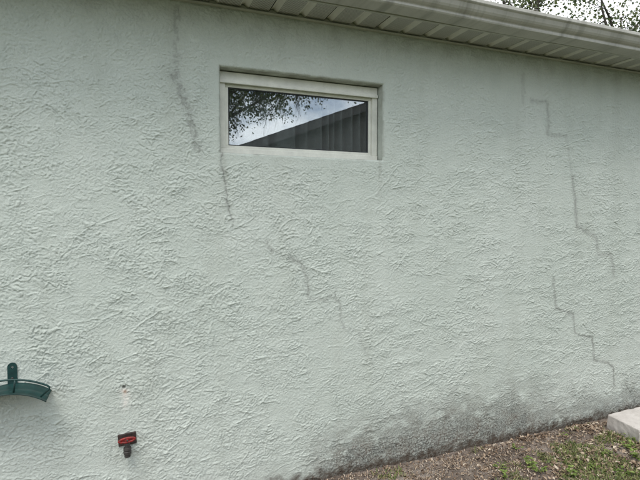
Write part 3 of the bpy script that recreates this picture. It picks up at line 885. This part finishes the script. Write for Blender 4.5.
def blades(name, X, Y, Hh_, mat, wid=0.0032, bend0=0.3):
    n = len(X); Z = ground_h(X, Y)
    az = RS_.rand(n) * 2 * np.pi; bend = RS_.uniform(bend0, 1.9, n); w = wid * RS_.uniform(0.6, 1.5, n)
    V = np.zeros((n, 7, 3))
    dx, dy = np.cos(az), np.sin(az)
    for j, sj in enumerate((0.0, 0.4, 0.75)):
        a = bend * sj
        r_ = Hh_ * sj * np.sin(a) ; z_ = Hh_ * sj * np.cos(a * 0.8)
        ww = w * (1 - 0.45 * sj)
        for k, sd in enumerate((-1, 1)):
            V[:, j * 2 + k, 0] = X + dx * r_ - dy * ww * sd
            V[:, j * 2 + k, 1] = Y + dy * r_ + dx * ww * sd
            V[:, j * 2 + k, 2] = Z + z_
    a = bend
    V[:, 6, 0] = X + dx * Hh_ * np.sin(a); V[:, 6, 1] = Y + dy * Hh_ * np.sin(a); V[:, 6, 2] = Z + Hh_ * np.cos(a * 0.9)
    V[:, :, 1] = np.minimum(V[:, :, 1], -0.004)
    V[:, :2, 2] -= 0.004
    T = []
    for j in range(2):
        b = j * 2
        T += [(b, b + 1, b + 3), (b, b + 3, b + 2)]
    T.append((4, 5, 6))
    T = (np.array(T)[None] + (np.arange(n) * 7)[:, None, None]).reshape(-1, 3)
    return from_arrays(name, V.reshape(-1, 3), T, mat, smooth=True)
dg = lambda X, Y: sst(0.0, 0.35, fbm(X * 2.6 + 3, Y * 2.6, 411, 3) + 0.55 * sst(2.0, 3.2, X - 0.9 * (Y + 0.5)) - 0.17 + 0.5 * sst(-0.1, -0.8, Y)) * (0.1 + 0.9 * sst(-0.03, -0.2, Y)) * np.where(in_blocks(X, Y), 0, 1)
X2, Y2 = scatter(60000, (0.8, 4.4, -1.2, -0.02), dg)
go = blades("grass", X2, Y2, RS_.uniform(0.010, 0.036, len(X2)), M_GRASS, 0.0028)
tag(go, "sparse short yellow-green grass growing out of the bare soil", "grass", kind="stuff")
X3, Y3 = scatter(26000, (-4.0, 7.0, -4.0, -1.2), lambda X, Y: 0.25 + 0.75 * sst(0, .3, fbm(X * 2, Y * 2, 421, 2) + 0.2))
go2 = blades("grass", X3, Y3, RS_.uniform(0.03, 0.08, len(X3)), M_GRASS, 0.005)
tag(go2, "thicker lawn grass further out from the wall", "grass", kind="stuff")
X4, Y4 = scatter(26000, (0.8, 4.1, -0.95, -0.012), lambda X, Y: (0.35 + 0.65 * sst(-0.2, 0.3, fbm(X * 5, Y * 5, 431, 3))) * np.where(in_blocks(X, Y), 0, 1))
Y4 = np.minimum(Y4, -0.02)
lt = blades("leaf_crumbs", X4, Y4, RS_.uniform(0.006, 0.024, len(X4)), M_DEAD, 0.0028, 1.45)
tag(lt, "crumbled dry leaf bits and straw mixed into the soil", "leaf litter", kind="stuff")
# twigs
def twig(px, py, L, az, label):
    x, y = on_ground(px, py); z = gh1(x, y)
    bm = bmesh.new(); pts = []
    for i in range(6):
        s = i / 5 - 0.5
        pts.append((L * s, 0.012 * math.sin(i * 1.7 + az), 0.005 + 0.003 * math.sin(i * 2.1)))
    bm_tube(bm, pts, [0.0042, 0.004, 0.0036, 0.003, 0.0026, 0.002], 6)
    bm_tube(bm, [pts[2], (pts[2][0] + 0.025, 0.018, 0.012)], [0.0025, 0.0015], 5)
    o = from_bm("twig", bm, M_TWIG, smooth=True); o.location = (x, y, z); o.rotation_euler = (0, 0, az)
    tag(o, label, "twig", "twigs on the soil")
twig(609, 448, 0.13, 2.3, "dark twig on the leaves, nearest the concrete block")
twig(546, 466, 0.10, 0.2, "dark twig lying among weeds at the bottom edge")
twig(452, 468, 0.09, 0.5, "thin twig on bare soil close to the dirty wall")

# small leafy weeds, each its own plant
def weed(px, py, size, nst, seed, label):
    x, y = on_ground(px, py)
    rg = random.Random(seed)
    o = empty("weed", (x, y, gh1(x, y) - 0.002))
    tag(o, label, "weed", "weeds along the wall")
    bs = bmesh.new(); V = []; Q = []
    for s in range(nst):
        az = rg.uniform(0, 2 * math.pi); ln = size * rg.uniform(0.6, 1.1); out = rg.uniform(0.3, 1.1)
        tip = Vector((math.cos(az) * ln * math.sin(out), math.sin(az) * ln * math.sin(out), ln * math.cos(out) * 0.9))
        mid = tip * 0.5 + Vector((0, 0, 0.12 * ln))
        bm_tube(bs, [(0, 0, 0), mid, tip], [0.0016, 0.0013, 0.0009], 5)
        for L_ in range(rg.choice((3, 4, 5))):
            la = az + rg.uniform(-1.6, 1.6); ll = size * rg.uniform(0.28, 0.5); lw_ = ll * rg.uniform(0.3, 0.42)
            b = tip if L_ < 3 else mid
            dirn = Vector((math.cos(la), math.sin(la), rg.uniform(-0.15, 0.55))).normalized()
            sdv = dirn.cross(Vector((0, 0, 1))).normalized()
            upv = sdv.cross(dirn)
            i0 = len(V)
            for sj, wj, dj in ((0, 0.08, 0), (0.35, 0.9, 0.03), (0.7, 0.85, 0.0), (1.0, 0.08, -0.12)):
                for sg in (-1, 0, 1):
                    V.append(b + dirn * ll * sj + sdv * sg * lw_ * wj + upv * (dj * ll + abs(sg) * 0.18 * lw_))
            for j in range(3):
                for k_ in range(2): Q.append((i0 + j * 3 + k_, i0 + j * 3 + k_ + 1, i0 + j * 3 + k_ + 4, i0 + j * 3 + k_ + 3))
    Va = np.array([tuple(v) for v in V])
    from_bm("stem", bs, M_WEED, o, smooth=True)
    from_arrays("leaf_cluster", Va, np.array(Q), M_WEED, o, smooth=True)
weeds = [
    (516, 449, 0.035, 5, "small weed nearest the wall in the middle of the soil strip"),
    (500, 467, 0.035, 5, "small round weed left of the brightest clump"),
    (531, 467, 0.055, 9, "brightest and fullest leafy weed clump near the bottom edge"),
    (506, 477, 0.045, 6, "leafy weed cut by the bottom edge, left of the fullest clump"),
    (540, 474, 0.050, 7, "weed at the bottom edge just right of the fullest clump"),
    (571, 478, 0.050, 7, "weed at the bottom edge below the pile of pale leaves"),
    (594, 468, 0.045, 7, "dark green weed between the pale leaves and the bottom edge"),
    (604, 456, 0.045, 6, "weed beside the twig in front of the concrete block"),
    (627, 449, 0.050, 8, "tall weed in front of the concrete block"),
    (631, 440, 0.050, 7, "weed growing against the face of the concrete block"),
    (637, 458, 0.055, 8, "weed at the right edge of the photo below the blocks"),
    (563, 436, 0.030, 5, "tiny weed at the wall's foot left of the concrete block"),
    (622, 474, 0.050, 7, "weed in the bottom right corner"),
]
for i, (px, py, sz, ns, lb) in enumerate(weeds): weed(px, py, sz, ns, 50 + i, lb)

# ------------------------------------------------------------------ trees
def tree(name, base, height, crown_c, crown_r, n_limbs, n_leaf, leaf, seed, label, moss=0, group="oaks around the houses"):
    rg = np.random.RandomState(seed)
    root = empty(name, base); tag(root, label, "tree", group)
    bm = bmesh.new()
    base = Vector(base)
    C_ = Vector(crown_c) - base; Rr = Vector(crown_r)
    fork = Vector((C_.x * 0.25, C_.y * 0.25, max(1.5, C_.z - Rr.z * 0.95)))
    r0 = 0.014 * height
    bm_tube(bm, [(0, 0, -0.3), fork * 0.35 + Vector((0.1, -0.08, 0)), fork * 0.7 + Vector((-0.06, 0.1, 0)), fork], [r0 * 1.3, r0, r0 * 0.85, r0 * 0.75], 12)
    tips = []
    for i in range(n_limbs):
        a = 2 * math.pi * (i + rg.uniform(-0.3, 0.3)) / n_limbs; el = rg.uniform(-0.25, 0.9)
        e_ = C_ + Vector((math.cos(a) * Rr.x * math.cos(el), math.sin(a) * Rr.y * math.cos(el), Rr.z * math.sin(el))) * rg.uniform(0.55, 0.75)
        m1 = fork.lerp(e_, 0.35) + Vector(rg.normal(0, 0.25, 3)); m2 = fork.lerp(e_, 0.7) + Vector(rg.normal(0, 0.3, 3))
        rl = r0 * rg.uniform(0.32, 0.5)
        bm_tube(bm, [fork, m1, m2, e_], [rl, rl * 0.75, rl * 0.5, rl * 0.25], 8)
        for b0, f in ((m1, 0.6), (m2, 0.5), (m2, 0.5), (e_, 0.4), (e_, 0.35)):
            for _ in range(3):
                d = Vector(rg.normal(0, 1, 3)); d.z *= 0.6
                out = (b0 - C_); out.x /= Rr.x; out.y /= Rr.y; out.z /= Rr.z
                d = (d.normalized() + out * 0.9).normalized()
                t1 = b0 + d * rg.uniform(0.5, 1.0) * Rr.x * 0.42
                mm = b0.lerp(t1, 0.5) + Vector(rg.normal(0, 0.12, 3))
                bm_tube(bm, [b0, mm, t1], [rl * 0.22, rl * 0.15, rl * 0.06], 5)
                tips += [mm, t1]
                for _k in range(3):
                    dd = Vector(rg.normal(0, 1, 3)).normalized()
                    t2 = t1 + dd * rg.uniform(0.3, 0.7)
                    bm_tube(bm, [t1, t2], [rl * 0.06, 0.006], 4)
                    tips.append(t2)
    from_bm("trunk", bm, M_BARK, root, smooth=True)
    tp = np.array([tuple(v) for v in tips])
    # leaves in sprays round the twig tips
    spr = np.repeat(tp, 2, 0) + rg.normal(0, 0.28, (len(tp) * 2, 3))
    ci = rg.randint(0, len(spr), n_leaf)
    P = spr[ci] + rg.normal(0, 0.16, (n_leaf, 3)) * np.array([1.2, 1.2, 0.8])
    ax = rg.normal(0, 1, (n_leaf, 3)); ax /= np.linalg.norm(ax, axis=1, keepdims=True)
    b2 = np.cross(ax, rg.normal(0, 1, (n_leaf, 3))); b2 /= np.linalg.norm(b2, axis=1, keepdims=True)
    L = leaf * rg.uniform(0.6, 1.3, (n_leaf, 1)); W = L * 0.36
    nn = np.cross(ax, b2)
    V = np.stack([P - ax * L * .5, P + b2 * W + nn * W * .3, P + ax * L * .5, P - b2 * W + nn * W * .3], 1).reshape(-1, 3)
    Q = np.arange(n_leaf * 4).reshape(-1, 4)
    o = from_arrays("crown", V, Q, M_LEAF, root); o["kind"] = "stuff"
    if moss:
        low = tp[tp[:, 2] < np.percentile(tp[:, 2], 45)]
        V = []; Q = []
        for _ in range(moss):
            b = low[rg.randint(len(low))]
            for s_ in range(9):
                p = b + rg.normal(0, 0.07, 3); ln = rg.uniform(0.3, 1.1); i0 = len(V); aa = rg.rand() * 3.14
                w = 0.012
                for j in range(5):
                    k_ = j / 4
                    cx_ = p + np.array([0.05 * math.sin(j * 1.9 + s_), 0.05 * math.cos(j * 1.3 + s_), -ln * k_])
                    ww = w * (1 - 0.7 * k_)
                    V.append(cx_ + np.array([math.cos(aa) * ww, math.sin(aa) * ww, 0])); V.append(cx_ - np.array([math.cos(aa) * ww, math.sin(aa) * ww, 0]))
                for j in range(4): Q.append((i0 + 2 * j, i0 + 2 * j + 1, i0 + 2 * j + 3, i0 + 2 * j + 2))
        o = from_arrays("hanging_moss", np.array(V), np.array(Q), M_MOSS, root); o["kind"] = "stuff"
    return root
# behind the house, seen over the gutter
tree("oak_tree", (13.2, 11.5, GZ), 12, (13.6, 11.0, 9.8), (2.6, 2.4, 2.6), 6, 3300, 0.13, 3, "slender leafy oak behind the roof, left of the two over the gutter")
tree("oak_tree", (18.5, 11.5, GZ), 13, (18.6, 10.8, 10.0), (3.4, 3.0, 3.2), 6, 5000, 0.13, 8, "fuller oak with dark limbs behind the roof in the top right corner")
# across the side yard, seen mirrored in the window
tree("oak_tree", (0.6, -15.5, GZ), 11, (4.9, -14.2, 6.9), (2.6, 2.6, 2.5), 9, 19000, 0.105, 21, "moss-hung oak mirrored dark against the sky in the window", moss=60)
tree("oak_tree", (12.5, -17.0, GZ), 10, (12.0, -16.5, 7.0), (3.2, 3.0, 2.4), 6, 6000, 0.15, 33, "oak mirrored at the right top of the window above the roof", moss=20)

# ------------------------------------------------------------------ neighbouring house, seen mirrored in the window
NX, NY = 7.2, -7.0
nb = empty("house", (NX, NY, 0))
tag(nb, "neighbour's gabled house mirrored as a dark slope in the window glass", "house")
half, eave, sl_ = 6.4, 2.373, 0.385
bm = bmesh.new()
rows = []
for y in (0.0, -9.0):
    rows.append([bm.verts.new(p) for p in ((-half + 0.35, y, -0.2), (half - 0.35, y, -0.2), (half - 0.35, y, eave + 0.1), (0, y, eave + (half) * sl_ - 0.06), (-half + 0.35, y, eave + 0.1))])
for k in range(5): bm.faces.new((rows[0][k], rows[0][(k + 1) % 5], rows[1][(k + 1) % 5], rows[1][k]))
bm.faces.new(rows[0][::-1]); bm.faces.new(rows[1])
from_bm("wall", bm, M_HOUSE2, nb)
bm = bmesh.new()
for sgn in (-1, 1):
    for c_ in range(22):
        a = c_ / 22; b = (c_ + 1) / 22 + 0.004
        pts = [(sgn * half * (1 - a), eave + half * sl_ * a + 0.005), (sgn * half * (1 - a), eave + half * sl_ * a + 0.02), (sgn * half * (1 - b), eave + half * sl_ * b + 0.012), (sgn * half * (1 - b), eave + half * sl_ * b - 0.0)]
        A = [bm.verts.new((x, 0.35, z)) for x, z in pts]; B = [bm.verts.new((x, -9.35, z)) for x, z in pts]
        for k in range(4): bm.faces.new((A[k], A[(k + 1) % 4], B[(k + 1) % 4], B[k]))
        bm.faces.new(A[::-1]); bm.faces.new(B)
rf = from_bm("roof", bm, M_SHINGLE, nb)
for sgn in (-1, 1):
    bm = bmesh.new()
    pts = [(sgn * half, eave - 0.17), (sgn * half, eave - 0.002), (0, eave + half * sl_ - 0.002), (0, eave + half * sl_ - 0.17)]
    A = [bm.verts.new((x, 0.345, z)) for x, z in pts]; B = [bm.verts.new((x, 0.315, z)) for x, z in pts]
    for k in range(4): bm.faces.new((A[k], A[(k + 1) % 4], B[(k + 1) % 4], B[k]))
    bm.faces.new(A[::-1]); bm.faces.new(B)
    from_bm("rake_board", bm, M_FASCIA2, rf)
wn_ = empty("window", (0, 0, 0)); wn_.parent = nb
box("pane", (-1.5, -0.5, 0.004, 0.02, 0.9, 2.0), M_GASKET, wn_)
bm = bmesh.new()
for b in ((-1.56, -0.44, 2.0, 2.06), (-1.56, -0.44, 0.84, 0.9), (-1.56, -1.5, 0.9, 2.0), (-0.5, -0.44, 0.9, 2.0)):
    bm_box(bm, b[0], b[1], 0.003, 0.035, b[2], b[3])
from_bm("frame", bm, M_FRAME, wn_)

S.render.engine = 'CYCLES'
S.cycles.max_bounces = 8
S.cycles.transparent_max_bounces = 12
S.cycles.use_denoising = True
S.cycles.use_adaptive_sampling = False
S.cycles.sample_clamp_indirect = 6.0
